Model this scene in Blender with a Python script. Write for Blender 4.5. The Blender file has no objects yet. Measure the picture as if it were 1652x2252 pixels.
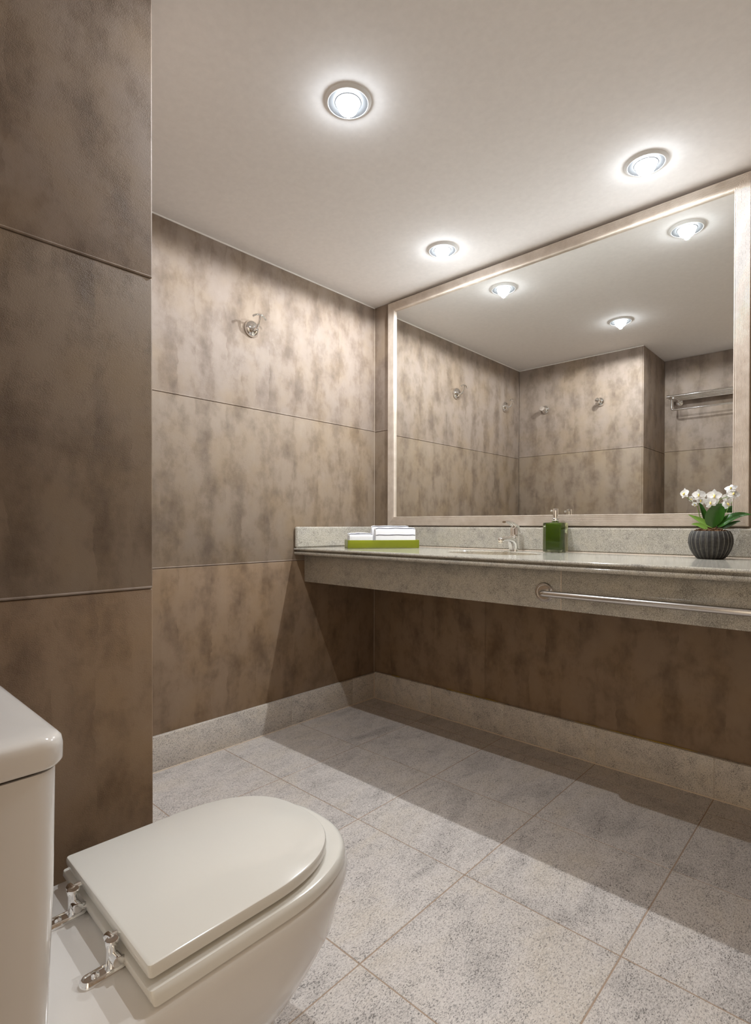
import bpy, bmesh, math, random
from mathutils import Vector, Matrix

random.seed(7)
SC = bpy.context.scene
COL = SC.collection
PI = math.pi

# ------------------------------------------------------------------ camera
W, Hpx = 1652, 2252
FOC, YAW, CY, PIT, ROL = 1187.98, 0.7465, 1164.12, -0.0082, 0.0019
CAM = Vector((2.2778, -2.4516, 1.0638))
fw = Vector((-math.sin(YAW), math.cos(YAW), 0))
rt = Vector((math.cos(YAW), math.sin(YAW), 0))
up = Vector((0, 0, 1))
fw2 = math.cos(PIT) * fw + math.sin(PIT) * up
up2 = -math.sin(PIT) * fw + math.cos(PIT) * up
rt3 = math.cos(ROL) * rt + math.sin(ROL) * up2
up3 = -math.sin(ROL) * rt + math.cos(ROL) * up2
cd = bpy.data.cameras.new('camera')
cd.sensor_fit = 'HORIZONTAL'
cd.sensor_width = 36.0
cd.lens = FOC / W * 36.0
cd.shift_y = (CY - Hpx / 2) / W
cd.clip_start = 0.02
cam = bpy.data.objects.new('camera', cd)
COL.objects.link(cam)
cam.matrix_world = Matrix(((rt3.x, up3.x, -fw2.x, CAM.x), (rt3.y, up3.y, -fw2.y, CAM.y),
                           (rt3.z, up3.z, -fw2.z, CAM.z), (0, 0, 0, 1)))
SC.camera = cam

# ------------------------------------------------------------------ world, exposure, lamp levels
wd = bpy.data.worlds.new('world')
SC.world = wd
wd.use_nodes = True
wd.node_tree.nodes['Background'].inputs[0].default_value = (1.0, 0.85, 0.66, 1)
wd.node_tree.nodes['Background'].inputs[1].default_value = 1.5  # warm fill, let in by the added open doorway
SC.view_settings.view_transform = 'Standard'
SC.view_settings.look = 'None'
SC.view_settings.exposure = 0.0
SC.view_settings.gamma = 1.0
SC.view_settings.use_curve_mapping = False
SC.cycles.max_bounces = 14
SC.cycles.diffuse_bounces = 8
SC.cycles.glossy_bounces = 6
SC.cycles.transmission_bounces = 8
LAMP_W = 71.0          # beam of each recessed lamp
BULB_L = 75.0          # radiance of the frosted bulb
LAMP_C = (0.93, 0.965, 1.0)
BULB_C = (0.86, 0.93, 1.0)

# ------------------------------------------------------------------ node helpers
def mat(name):
    m = bpy.data.materials.new(name)
    m.use_nodes = True
    nt = m.node_tree
    return m, nt, nt.nodes['Principled BSDF']

def N(nt, t, **kw):
    n = nt.nodes.new(t)
    for k, v in kw.items():
        setattr(n, k, v)
    return n

def L(nt, a, b):
    nt.links.new(a, b)

def math_(nt, op, a, b=None, c=None, clamp=False):
    n = N(nt, 'ShaderNodeMath', operation=op, use_clamp=clamp)
    for i, v in enumerate((a, b, c)):
        if v is None:
            continue
        if isinstance(v, (int, float)):
            n.inputs[i].default_value = v
        else:
            L(nt, v, n.inputs[i])
    return n.outputs[0]

def ramp(nt, fac, stops):
    r = N(nt, 'ShaderNodeValToRGB')
    e = r.color_ramp.elements
    while len(e) > 1:
        e.remove(e[-1])
    e[0].position = stops[0][0]
    e[0].color = (*stops[0][1], 1)
    for p, c in stops[1:]:
        x = e.new(p)
        x.color = (*c, 1)
    L(nt, fac, r.inputs[0])
    return r.outputs[0]

def mixc(nt, fac, a, b, mode='MIX'):
    n = N(nt, 'ShaderNodeMix', data_type='RGBA', blend_type=mode)
    for i, v in ((0, fac), (6, a), (7, b)):
        if isinstance(v, (int, float)):
            n.inputs[i].default_value = v
        elif isinstance(v, tuple):
            n.inputs[i].default_value = (*v, 1)
        else:
            L(nt, v, n.inputs[i])
    return n.outputs[2]

def noise(nt, vec, scale, detail=2.0, rough=0.5, dist=0.0):
    n = N(nt, 'ShaderNodeTexNoise')
    n.inputs['Scale'].default_value = scale
    n.inputs['Detail'].default_value = detail
    n.inputs['Roughness'].default_value = rough
    n.inputs['Distortion'].default_value = dist
    if vec is not None:
        L(nt, vec, n.inputs['Vector'])
    return n.outputs['Fac']

def plain(name, col, rough=0.5, metal=0.0, spec=0.5, emis=None, coat=0.0, bump=None):
    m, nt, b = mat(name)
    b.inputs['Base Color'].default_value = (*col, 1)
    b.inputs['Roughness'].default_value = rough
    b.inputs['Metallic'].default_value = metal
    b.inputs['Specular IOR Level'].default_value = spec
    b.inputs['Coat Weight'].default_value = coat
    b.inputs['Coat Roughness'].default_value = 0.05
    if emis:
        b.inputs['Emission Color'].default_value = (*emis[0], 1)
        b.inputs['Emission Strength'].default_value = emis[1]
    if bump:
        tc = N(nt, 'ShaderNodeTexCoord')
        f = noise(nt, tc.outputs['Object'], bump[0], 3)
        bp = N(nt, 'ShaderNodeBump')
        bp.inputs['Strength'].default_value = bump[1]
        bp.inputs['Distance'].default_value = bump[2]
        L(nt, f, bp.inputs['Height'])
        L(nt, bp.outputs[0], b.inputs['Normal'])
        v = noise(nt, tc.outputs['Object'], bump[0] * 0.37, 3)
        c = mixc(nt, v, tuple(x * 0.93 for x in col), tuple(min(1, x * 1.05) for x in col))
        L(nt, c, b.inputs['Base Color'])
    return m

def leather(name='leather', tint=None):
    m, nt, b = mat(name)
    g = N(nt, 'ShaderNodeNewGeometry')
    sp = N(nt, 'ShaderNodeSeparateXYZ')
    L(nt, g.outputs['Position'], sp.inputs[0])
    h = math_(nt, 'SUBTRACT', sp.outputs[0], sp.outputs[1])
    z = sp.outputs[2]
    # column of the print: about 8 cm wide, sharp edge on one side
    w = noise(nt, g.outputs['Position'], 9.0, 3.0, 0.6)
    hw = math_(nt, 'MULTIPLY_ADD', w, 0.055, h)
    q = math_(nt, 'DIVIDE', hw, 0.082)
    cell = math_(nt, 'FLOOR', q)
    frac = math_(nt, 'FRACT', q)
    wn = N(nt, 'ShaderNodeTexWhiteNoise', noise_dimensions='1D')
    L(nt, cell, wn.inputs['W'])
    cx = N(nt, 'ShaderNodeCombineXYZ')
    L(nt, math_(nt, 'MULTIPLY_ADD', frac, 0.55, math_(nt, 'MULTIPLY', wn.outputs['Value'], 57.0)), cx.inputs[0])
    L(nt, math_(nt, 'MULTIPLY', z, 5.4), cx.inputs[1])
    na = noise(nt, cx.outputs[0], 1.0, 3.0, 0.55)
    c2 = N(nt, 'ShaderNodeCombineXYZ')
    L(nt, math_(nt, 'MULTIPLY', h, 11.0), c2.inputs[0])
    L(nt, math_(nt, 'MULTIPLY', z, 6.0), c2.inputs[1])
    nb = noise(nt, c2.outputs[0], 1.0, 5.0, 0.62)
    c3 = N(nt, 'ShaderNodeCombineXYZ')
    L(nt, math_(nt, 'MULTIPLY', h, 40.0), c3.inputs[0])
    L(nt, math_(nt, 'MULTIPLY', z, 30.0), c3.inputs[1])
    nc = noise(nt, c3.outputs[0], 1.0, 4.0, 0.65)
    s = math_(nt, 'ADD', math_(nt, 'MULTIPLY', na, 0.38), math_(nt, 'MULTIPLY', nb, 0.52))
    s = math_(nt, 'ADD', s, math_(nt, 'MULTIPLY', nc, 0.16))
    # the dark patches gather in upright bands about 17 cm apart
    c4 = N(nt, 'ShaderNodeCombineXYZ')
    L(nt, math_(nt, 'MULTIPLY', z, 3.2), c4.inputs[1])
    L(nt, math_(nt, 'MULTIPLY', h, 1.5), c4.inputs[0])
    ph = noise(nt, c4.outputs[0], 1.0, 3.0, 0.6)
    band = math_(nt, 'COSINE', math_(nt, 'MULTIPLY', math_(nt, 'MULTIPLY_ADD', ph, 0.16, hw), 2 * PI / 0.168))
    s = math_(nt, 'MULTIPLY_ADD', band, 0.040, s)
    col = ramp(nt, s, [(0.38, (0.186, 0.143, 0.114)), (0.48, (0.248, 0.195, 0.157)),
                       (0.56, (0.305, 0.246, 0.203)), (0.72, (0.338, 0.277, 0.232))])
    gold = noise(nt, g.outputs['Position'], 4.0, 3.0, 0.6)
    col = mixc(nt, math_(nt, 'MULTIPLY', math_(nt, 'SUBTRACT', gold, 0.42, clamp=True), 4.0, clamp=True), col, (1.0, 0.955, 0.85), 'MULTIPLY')
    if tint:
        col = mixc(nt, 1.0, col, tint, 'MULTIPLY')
    L(nt, col, b.inputs['Base Color'])
    b.inputs['Roughness'].default_value = 0.55
    b.inputs['Specular IOR Level'].default_value = 0.28
    # grain
    mp = N(nt, 'ShaderNodeMapping')
    mp.inputs['Rotation'].default_value = (0.5, 0.4, 0.3)
    mp.inputs['Scale'].default_value = (1, 1, 1.7)
    L(nt, g.outputs['Position'], mp.inputs['Vector'])
    dn = N(nt, 'ShaderNodeTexNoise')
    dn.inputs['Scale'].default_value = 22
    dn.inputs['Detail'].default_value = 3
    L(nt, mp.outputs[0], dn.inputs['Vector'])
    va = N(nt, 'ShaderNodeVectorMath', operation='MULTIPLY_ADD')
    L(nt, dn.outputs['Color'], va.inputs[0])
    va.inputs[1].default_value = (0.035, 0.035, 0.035)
    L(nt, mp.outputs[0], va.inputs[2])
    vo = N(nt, 'ShaderNodeTexVoronoi', feature='DISTANCE_TO_EDGE')
    vo.inputs['Scale'].default_value = 210
    L(nt, va.outputs[0], vo.inputs['Vector'])
    gr = math_(nt, 'MINIMUM', vo.outputs['Distance'], 0.22)
    big = noise(nt, mp.outputs[0], 45, 4, 0.7)
    hgt = math_(nt, 'ADD', math_(nt, 'MULTIPLY', gr, 1.6), math_(nt, 'MULTIPLY', big, 1.2))
    bp = N(nt, 'ShaderNodeBump')
    bp.inputs['Distance'].default_value = 0.0012
    amp = math_(nt, 'SUBTRACT', 1.35, math_(nt, 'MULTIPLY', s, 1.9), clamp=True)
    L(nt, amp, bp.inputs['Strength'])
    L(nt, hgt, bp.inputs['Height'])
    L(nt, bp.outputs[0], b.inputs['Normal'])
    return m

def granite(name, pale, grey, beige, rough, speck=1.0, spec=0.5, size=1.0):
    m, nt, b = mat(name)
    tc = N(nt, 'ShaderNodeTexCoord')
    oi = N(nt, 'ShaderNodeObjectInfo')
    va = N(nt, 'ShaderNodeVectorMath', operation='MULTIPLY_ADD')
    cr = N(nt, 'ShaderNodeCombineXYZ')
    for i, k in enumerate((17.0, 31.0, 23.0)):
        L(nt, math_(nt, 'MULTIPLY', oi.outputs['Random'], k), cr.inputs[i])
    va.inputs[1].default_value = (1, 1, 1)
    L(nt, cr.outputs[0], va.inputs[0])
    L(nt, tc.outputs['Object'], va.inputs[2])
    mp = N(nt, 'ShaderNodeMapping')
    mp.inputs['Rotation'].default_value = (0.35, 0.3, 0.75)
    mp.inputs['Scale'].default_value = (1 / size, 0.5 / size, 1 / size)
    L(nt, va.outputs[0], mp.inputs['Vector'])
    v = mp.outputs[0]
    low = noise(nt, v, 6.0, 4, 0.6, 0.6)
    mid = noise(nt, v, 26.0, 4, 0.65, 0.5)
    sp = noise(nt, v, 400.0, 2.0, 0.6)
    sp2 = noise(nt, v, 205.0, 3, 0.65)
    fl = noise(nt, v, 270.0, 2.0, 0.6)
    base = ramp(nt, low, [(0.28, grey), (0.48, pale), (0.70, beige)])
    veil = math_(nt, 'MULTIPLY', math_(nt, 'SUBTRACT', mid, 0.46, clamp=True), 2.6, clamp=True)
    base = mixc(nt, math_(nt, 'MULTIPLY', veil, 0.42), base, grey)
    # quartz and feldspar grains
    base = mixc(nt, math_(nt, 'MULTIPLY', math_(nt, 'SUBTRACT', fl, 0.50), 3.2, clamp=True), base, (0.72, 0.68, 0.64))
    base = mixc(nt, math_(nt, 'MULTIPLY', math_(nt, 'SUBTRACT', 0.47, fl), 4.0, clamp=True), base, tuple(x * 0.66 for x in grey))
    lift = math_(nt, 'MULTIPLY', math_(nt, 'SUBTRACT', mid, 0.5), 0.22)
    lift = math_(nt, 'ADD', lift, math_(nt, 'MULTIPLY', math_(nt, 'SUBTRACT', 0.5, low), 0.10))
    k = math_(nt, 'ADD', sp, lift)
    dm = math_(nt, 'MULTIPLY', math_(nt, 'SUBTRACT', k, 0.562), 10.0, clamp=True)
    k2 = math_(nt, 'ADD', sp2, math_(nt, 'MULTIPLY', lift, 1.3))
    dm2 = math_(nt, 'MULTIPLY', math_(nt, 'SUBTRACT', k2, 0.612), 10.0, clamp=True)
    dd = math_(nt, 'MULTIPLY', math_(nt, 'MAXIMUM', dm, dm2), 0.85 * speck)
    col = mixc(nt, dd, base, (0.075, 0.066, 0.060))
    L(nt, col, b.inputs['Base Color'])
    b.inputs['Roughness'].default_value = rough
    b.inputs['Specular IOR Level'].default_value = spec
    return m

M = {}
M['leather'] = leather()
M['leather_bottom'] = leather('leather_golden', (0.89, 0.775, 0.62))  # bottom row: leather tinted darker and more golden
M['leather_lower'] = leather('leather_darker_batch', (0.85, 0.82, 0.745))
M['floor'] = granite('floor_granite', (0.61, 0.56, 0.525), (0.45, 0.415, 0.39), (0.60, 0.535, 0.465), 0.32, 0.95, 0.35)
M['base'] = granite('baseboard_granite', (0.68, 0.62, 0.55), (0.52, 0.475, 0.43), (0.67, 0.585, 0.47), 0.3, 1.0, 0.35)
M['counter'] = granite('counter_granite', (0.47, 0.44, 0.375), (0.33, 0.315, 0.275), (0.49, 0.45, 0.365), 0.10, 0.95, 0.5, 0.75)
M['basin'] = granite('basin_stone', (0.55, 0.46, 0.32), (0.45, 0.38, 0.27), (0.58, 0.50, 0.36), 0.25, 0.4, 0.4)
M['grout'] = plain('grout', (0.38, 0.28, 0.205), 0.9, bump=(300, 0.3, 0.001))
M['sealant'] = plain('sealant', (0.72, 0.60, 0.48), 0.6, bump=(90, 0.3, 0.001))
M['filler'] = plain('stone_filler', (0.52, 0.45, 0.38), 0.7, bump=(90, 0.3, 0.001))
M['bead'] = plain('corner_caulk', (0.46, 0.38, 0.30), 0.7, bump=(90, 0.3, 0.001))
M['glue'] = plain('dried_glue', (0.42, 0.28, 0.05), 0.5, bump=(120, 0.6, 0.002))
M['ceiling'] = plain('ceiling_paint', (0.80, 0.775, 0.76), 0.85, spec=0.2, bump=(130, 0.10, 0.0008))
M['plaster'] = plain('plaster', (0.35, 0.28, 0.22), 0.9, bump=(60, 0.2, 0.001))
M['caulk'] = plain('white_caulk', (0.82, 0.79, 0.75), 0.6, bump=(60, 0.4, 0.001))
M['chrome'] = plain('chrome', (0.90, 0.90, 0.90), 0.05, 1.0)
M['steel'] = plain('satin_steel', (0.66, 0.63, 0.60), 0.22, 1.0)
M['mirror'] = plain('mirror_glass', (0.80, 0.80, 0.775), 0.0, 1.0)
M['porcelain'] = plain('porcelain', (0.72, 0.69, 0.655), 0.07, coat=0.3)
M['seat'] = plain('ivory_lacquer', (0.705, 0.68, 0.625), 0.13, coat=0.3)
M['ring'] = plain('lamp_ring_white', (0.74, 0.74, 0.74), 0.5)
M['reflector'] = plain('lamp_reflector_grey', (0.065, 0.0655, 0.067), 0.7)
M['bulb'] = plain('bulb_glow', (1, 1, 1), 0.4, emis=(BULB_C, BULB_L))
M['white_towel'] = plain('terry_white', (0.86, 0.86, 0.88), 0.95, spec=0.1, bump=(900, 0.6, 0.002))
M['stripe'] = plain('navy_stripe', (0.012, 0.012, 0.025), 0.9, bump=(900, 0.6, 0.001))
M['red'] = plain('red_dot', (0.6, 0.01, 0.01), 0.4)
M['blue'] = plain('blue_dot', (0.01, 0.03, 0.5), 0.4)
M['petal'] = plain('white_petal', (0.90, 0.89, 0.88), 0.5, spec=0.2, bump=(200, 0.15, 0.001))
M['lip'] = plain('yellow_lip', (0.80, 0.62, 0.16), 0.5)
M['sepal'] = plain('pale_green_bud', (0.72, 0.75, 0.42), 0.5)
M['stem'] = plain('green_stem', (0.16, 0.25, 0.045), 0.5)
M['stemdark'] = plain('dark_stem', (0.05, 0.045, 0.03), 0.5)
M['bark'] = plain('brown_bark', (0.13, 0.062, 0.02), 0.9, bump=(200, 1.0, 0.004))
M['lightleaf'] = plain('light_leaf', (0.13, 0.24, 0.035), 0.35, bump=(60, 0.2, 0.001))
M['leaf'] = plain('dark_leaf', (0.022, 0.085, 0.008), 0.25, spec=0.32, bump=(60, 0.2, 0.001))
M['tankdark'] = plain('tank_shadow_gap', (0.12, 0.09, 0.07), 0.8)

def glassy(name, col, rough, trans, ior=1.45):
    m, nt, b = mat(name)
    tc = N(nt, 'ShaderNodeTexCoord')
    v = noise(nt, tc.outputs['Object'], 40, 2)
    c = mixc(nt, v, tuple(x * 0.92 for x in col), col)
    L(nt, c, b.inputs['Base Color'])
    b.inputs['Roughness'].default_value = rough
    b.inputs['Transmission Weight'].default_value = trans
    b.inputs['IOR'].default_value = ior
    return m
M['tray'] = glassy('green_acrylic', (0.42, 0.46, 0.03), 0.28, 0.62)
M['glass'] = glassy('clear_green_glass', (0.55, 0.61, 0.40), 0.04, 1.0)
M['liquid'] = glassy('green_soap', (0.11, 0.20, 0.0), 0.25, 0.25)

def frame_mat():
    m, nt, b = mat('champagne_wood')
    tc = N(nt, 'ShaderNodeTexCoord')
    mp = N(nt, 'ShaderNodeMapping')
    mp.inputs['Scale'].default_value = (6, 6, 6)
    L(nt, tc.outputs['Object'], mp.inputs['Vector'])
    f = noise(nt, mp.outputs[0], 3.0, 4, 0.6)
    c = ramp(nt, f, [(0.3, (0.58, 0.495, 0.415)), (0.7, (0.72, 0.64, 0.56))])
    L(nt, c, b.inputs['Base Color'])
    b.inputs['Metallic'].default_value = 0.3
    b.inputs['Roughness'].default_value = 0.36
    return m
M['frame'] = frame_mat()

def pot_mat(cx, cy):
    m, nt, b = mat('charcoal_ribbed_stoneware')
    tc = N(nt, 'ShaderNodeTexCoord')
    sp = N(nt, 'ShaderNodeSeparateXYZ')
    L(nt, tc.outputs['Object'], sp.inputs[0])
    a = math_(nt, 'ARCTAN2', sp.outputs[1], sp.outputs[0])
    t = math_(nt, 'FRACT', math_(nt, 'ADD', math_(nt, 'MULTIPLY', a, 24 / (2 * PI)), 24.0))
    d = math_(nt, 'ABSOLUTE', math_(nt, 'SUBTRACT', t, 0.5))
    e = math_(nt, 'ABSOLUTE', math_(nt, 'SUBTRACT', d, 0.375))
    line = math_(nt, 'SUBTRACT', 1.0, math_(nt, 'MULTIPLY', e, 16.0), clamp=True)
    n = noise(nt, tc.outputs['Object'], 90, 4, 0.7)
    dark = ramp(nt, n, [(0.35, (0.012, 0.011, 0.010)), (0.62, (0.032, 0.029, 0.027)), (0.8, (0.11, 0.10, 0.09))])
    c = mixc(nt, math_(nt, 'MULTIPLY', line, math_(nt, 'ADD', n, 0.25)), dark, (0.26, 0.25, 0.21))
    L(nt, c, b.inputs['Base Color'])
    b.inputs['Roughness'].default_value = 0.75
    return m

# ------------------------------------------------------------------ mesh helpers
def tag(o, label=None, cat=None, group=None, kind=None):
    if label: o['label'] = label
    if cat: o['category'] = cat
    if group: o['group'] = group
    if kind: o['kind'] = kind
    return o

def empty(name, loc=(0, 0, 0), rz=0.0):
    o = bpy.data.objects.new(name, None)
    o.empty_display_size = 0.05
    o.location = loc
    o.rotation_euler = (0, 0, rz)
    COL.objects.link(o)
    return o

def finish(bm, name, m, smooth=35):
    bmesh.ops.recalc_face_normals(bm, faces=bm.faces)
    me = bpy.data.meshes.new(name)
    bm.to_mesh(me)
    bm.free()
    if smooth:
        for p in me.polygons:
            p.use_smooth = True
        me.set_sharp_from_angle(angle=math.radians(smooth))
    me.materials.append(m)
    return me

def put(name, me, parent=None, loc=(0, 0, 0), mtx=None):
    o = bpy.data.objects.new(name, me)
    COL.objects.link(o)
    o.parent = parent
    if mtx is not None:
        o.matrix_local = mtx
    else:
        o.location = loc
    return o

def obj(name, bm, m, parent=None, smooth=35, loc=(0, 0, 0), mtx=None):
    return put(name, finish(bm, name, m, smooth), parent, loc, mtx)

def B():
    return bmesh.new()

def bx(bm, x0, x1, y0, y1, z0, z1, bev=0.0, seg=2):
    r = bmesh.ops.create_cube(bm, size=1.0)
    vs = r['verts']
    for v in vs:
        v.co = Vector((x0 + (v.co.x + 0.5) * (x1 - x0), y0 + (v.co.y + 0.5) * (y1 - y0), z0 + (v.co.z + 0.5) * (z1 - z0)))
    if bev > 0:
        es = list({e for v in vs for e in v.link_edges})
        bmesh.ops.bevel(bm, geom=es, offset=bev, segments=seg, affect='EDGES', profile=0.5)
    return bm

def lathe(bm, prof, seg=32, mtx=Matrix(), mod=None):
    rings = []
    for r, z in prof:
        if r < 1e-6:
            rings.append([bm.verts.new(mtx @ Vector((0, 0, z)))])
        else:
            row = []
            for i in range(seg):
                a = 2 * PI * i / seg
                k = r if mod is None else mod(r, z, a)
                row.append(bm.verts.new(mtx @ Vector((k * math.cos(a), k * math.sin(a), z))))
            rings.append(row)
    for a, b in zip(rings, rings[1:]):
        for i in range(seg):
            j = (i + 1) % seg
            if len(a) == 1 and len(b) == 1: continue
            if len(a) == 1: bm.faces.new((a[0], b[i], b[j]))
            elif len(b) == 1: bm.faces.new((a[i], a[j], b[0]))
            else: bm.faces.new((a[i], a[j], b[j], b[i]))
    return bm

def axis_mtx(p, d):
    d = Vector(d).normalized()
    return Matrix.Translation(Vector(p)) @ d.to_track_quat('Z', 'Y').to_matrix().to_4x4()

def cyl(bm, p, d, r, h, seg=24, bev=0.0, r2=None):
    r2 = r if r2 is None else r2
    b = min(bev, r * 0.9, h * 0.45)
    if b > 0:
        prof = [(0, 0), (r - b, 0), (r - 0.3 * b, 0.3 * b), (r, b), (r2, h - b), (r2 - 0.3 * b, h - 0.3 * b), (r2 - b, h), (0, h)]
    else:
        prof = [(0, 0), (r, 0), (r2, h), (0, h)]
    return lathe(bm, prof, seg, axis_mtx(p, d))

def tube(bm, pts, rad, seg=12, flat=None, cap=True):
    pts = [Vector(p) for p in pts]
    rad = rad if isinstance(rad, (list, tuple)) else [rad] * len(pts)
    rows = []
    ref = None
    for i, p in enumerate(pts):
        t = (pts[min(i + 1, len(pts) - 1)] - pts[max(i - 1, 0)]).normalized()
        if ref is None:
            ref = Vector((0, 0, 1)) if abs(t.z) < 0.9 else Vector((1, 0, 0))
        n = (ref - t * ref.dot(t)).normalized()
        ref = n
        b = t.cross(n)
        k = flat if flat else 1.0
        rows.append([bm.verts.new(p + rad[i] * (math.cos(2 * PI * j / seg) * n * k + math.sin(2 * PI * j / seg) * b)) for j in range(seg)])
    for a, c in zip(rows, rows[1:]):
        for j in range(seg):
            k = (j + 1) % seg
            bm.faces.new((a[j], a[k], c[k], c[j]))
    if cap:
        for row, p in ((rows[0], pts[0]), (rows[-1], pts[-1])):
            bm.faces.new(row)
    return bm

def arc(c, r, a0, a1, n, u, v):
    c, u, v = Vector(c), Vector(u), Vector(v)
    return [c + r * (math.cos(a0 + (a1 - a0) * i / n) * u + math.sin(a0 + (a1 - a0) * i / n) * v) for i in range(n + 1)]

def bez(p0, p1, p2, p3, n):
    p0, p1, p2, p3 = map(Vector, (p0, p1, p2, p3))
    out = []
    for i in range(n + 1):
        t = i / n
        s = 1 - t
        out.append(s**3 * p0 + 3 * s * s * t * p1 + 3 * s * t * t * p2 + t**3 * p3)
    return out

def loft(bm, loops, cap0=True, cap1=True):
    rows = [[bm.verts.new(Vector(p)) for p in lp] for lp in loops]
    n = len(rows[0])
    for a, b in zip(rows, rows[1:]):
        for i in range(n):
            j = (i + 1) % n
            bm.faces.new((a[i], a[j], b[j], b[i]))
    if cap0: bm.faces.new(rows[0])
    if cap1: bm.faces.new(rows[-1])
    return bm

def prism(bm, poly, a, b, fn):
    """poly: 2-D points; fn(u, v, t) -> point, t = a or b"""
    return loft(bm, [[fn(u, v, a) for u, v in poly], [fn(u, v, b) for u, v in poly]])

# ------------------------------------------------------------------ the setting
XP, YP, YR = 1.0107, -1.8656, -2.4055      # corner of the leather pier, wall behind the toilet
XE, XR, YE, H = 1.70, 3.05, -2.66, 2.40    # entry corner, right wall, end of entry, ceiling height
P = 0.010                                   # leather panel thickness

# floor: grout bed with granite tiles
fl = obj('floor', bx(B(), -0.05, XR + 0.05, YE - 0.9, 0.05, -0.08, -0.0009), M['grout'])
tag(fl, kind='structure')
GX = [0.0 + 0.4560 * k for k in range(0, 8)]
GY = [0.30, -0.155] + [-0.155 - 0.4555 * k for k in range(1, 9)]
tile_cache = {}
for i in range(len(GX) - 1):
    for j in range(len(GY) - 1):
        x0, x1 = max(GX[i], 0.0), min(GX[i + 1], XR)
        y0, y1 = max(GY[j + 1], YE), min(GY[j], -0.0005)
        for (a0, a1, b0, b1) in ([(x0, x1, y0, y1)]):
            if a1 <= XP and b1 <= YP: continue
            if a1 <= XE and b1 <= YR: continue
            if b0 < YP < b1 and a1 <= XP: b0 = YP + 0.001
            elif b0 < YR and a0 < XE and a1 <= XE + 0.35 and a0 < XE - 0.1 and b1 > YR: b0 = YR + 0.001
            key = (round(a1 - a0, 4), round(b1 - b0, 4))
            g = 0.0017
            if key not in tile_cache:
                hx, hy = key[0] / 2 - g, key[1] / 2 - g
                tile_cache[key] = finish(bx(B(), -hx, hx, -hy, hy, -0.012, 0.0, 0.0008, 1), 'tile', M['floor'])
            put('tile', tile_cache[key], fl, ((a0 + a1) / 2, (b0 + b1) / 2, random.uniform(-0.0003, 0.0002)))

ce = obj('ceiling', bx(B(), -0.05, XR + 0.05, YE - 0.05, 0.05, H, H + 0.1), M['ceiling'])
tag(ce, kind='structure')

def wall(name, x0, x1, y0, y1):
    o = obj(name, bx(B(), x0, x1, y0, y1, -0.02, H), M['plaster'])
    tag(o, kind='structure')
    return o

def panels(par, axis, c, out, u0, u1, rows, splits=()):
    """leather sheets on a wall. axis 'x': plane x=c, u runs along y; out=+1/-1 the room side."""
    us = [u0] + sorted(splits) + [u1]
    for a, b in zip(us, us[1:]):
        for z0, z1 in zip(rows, rows[1:]):
            bm = B()
            lo, hi = (c - P, c) if out > 0 else (c, c + P)
            if axis == 'x': bx(bm, lo, hi, a, b, z0 + 0.0004, z1 - 0.0004, 0.0035, 3)
            else: bx(bm, a, b, lo, hi, z0 + 0.0004, z1 - 0.0004, 0.0035, 3)
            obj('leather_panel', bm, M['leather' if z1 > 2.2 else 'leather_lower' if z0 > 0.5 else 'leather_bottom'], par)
    for z in rows[1:-1]:
        bm = B()
        dz = 0.0035
        if axis == 'x': tube(bm, [(c - out * 0.0012, u0 + 0.003, z + dz), (c - out * 0.0012, u1 - 0.003, z + dz)], 0.0032, 8)
        else: tube(bm, [(u0 + 0.003, c - out * 0.0012, z + dz), (u1 - 0.003, c - out * 0.0012, z + dz)], 0.0032, 8)
        obj('seam_welt', bm, M['leather'], par)

wl = wall('wall_left', -0.12, -P, YP - 0.3, 0.12)
panels(wl, 'x', 0.0, 1, YP, 0.0, [0.0, 0.872, 1.640, H])
wb = wall('wall_back', -0.12, XR + 0.12, P, 0.14)
panels(wb, 'y', 0.0, -1, 0.0, XR, [0.0, 0.88, 1.637, H], (0.789, 2.0))
wp = wall('wall_partition', -P, XP - P, YR - 0.25, YP - P)
panels(wp, 'y', YP, 1, 0.0, XP - P, [0.0, 0.90, 1.650, H])
panels(wp, 'x', XP, 1, YR, YP, [0.0, 0.911, 1.648, H])
wf = wall('wall_front', XP - P, XE - P, YR - 0.25, YR - P)
panels(wf, 'y', YR, 1, XP, XE - P, [0.0, 0.90, 1.660, H])
we = wall('wall_entry', XE - 0.2, XE - P, YE, YR - 0.25)
panels(we, 'x', XE, 1, YE, YR, [0.0, 0.90, 1.660, H])
wr = wall('wall_right', XR + P, XR + 0.12, YE - 0.12, P)
panels(wr, 'x', XR, -1, YE, 0.0, [0.0, 0.88, 1.64, H], (-1.2, -2.4))
# unseen doorway behind the camera, added open so world light fills the shadows
wn = wall('wall_end', XR - 0.08, XR + 0.12, YE - 0.12, YE - P)
lint = obj('lintel', bx(B(), XE - 0.2, XR - 0.08, YE - 0.12, YE - P, 2.15, H), M['plaster'], wn)

obj('corner_bead', tube(B(), [(0.0008, -0.0008, 0.15), (0.0008, -0.0008, H - 0.003)], 0.0016, 6), M['bead'], wl)

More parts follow.
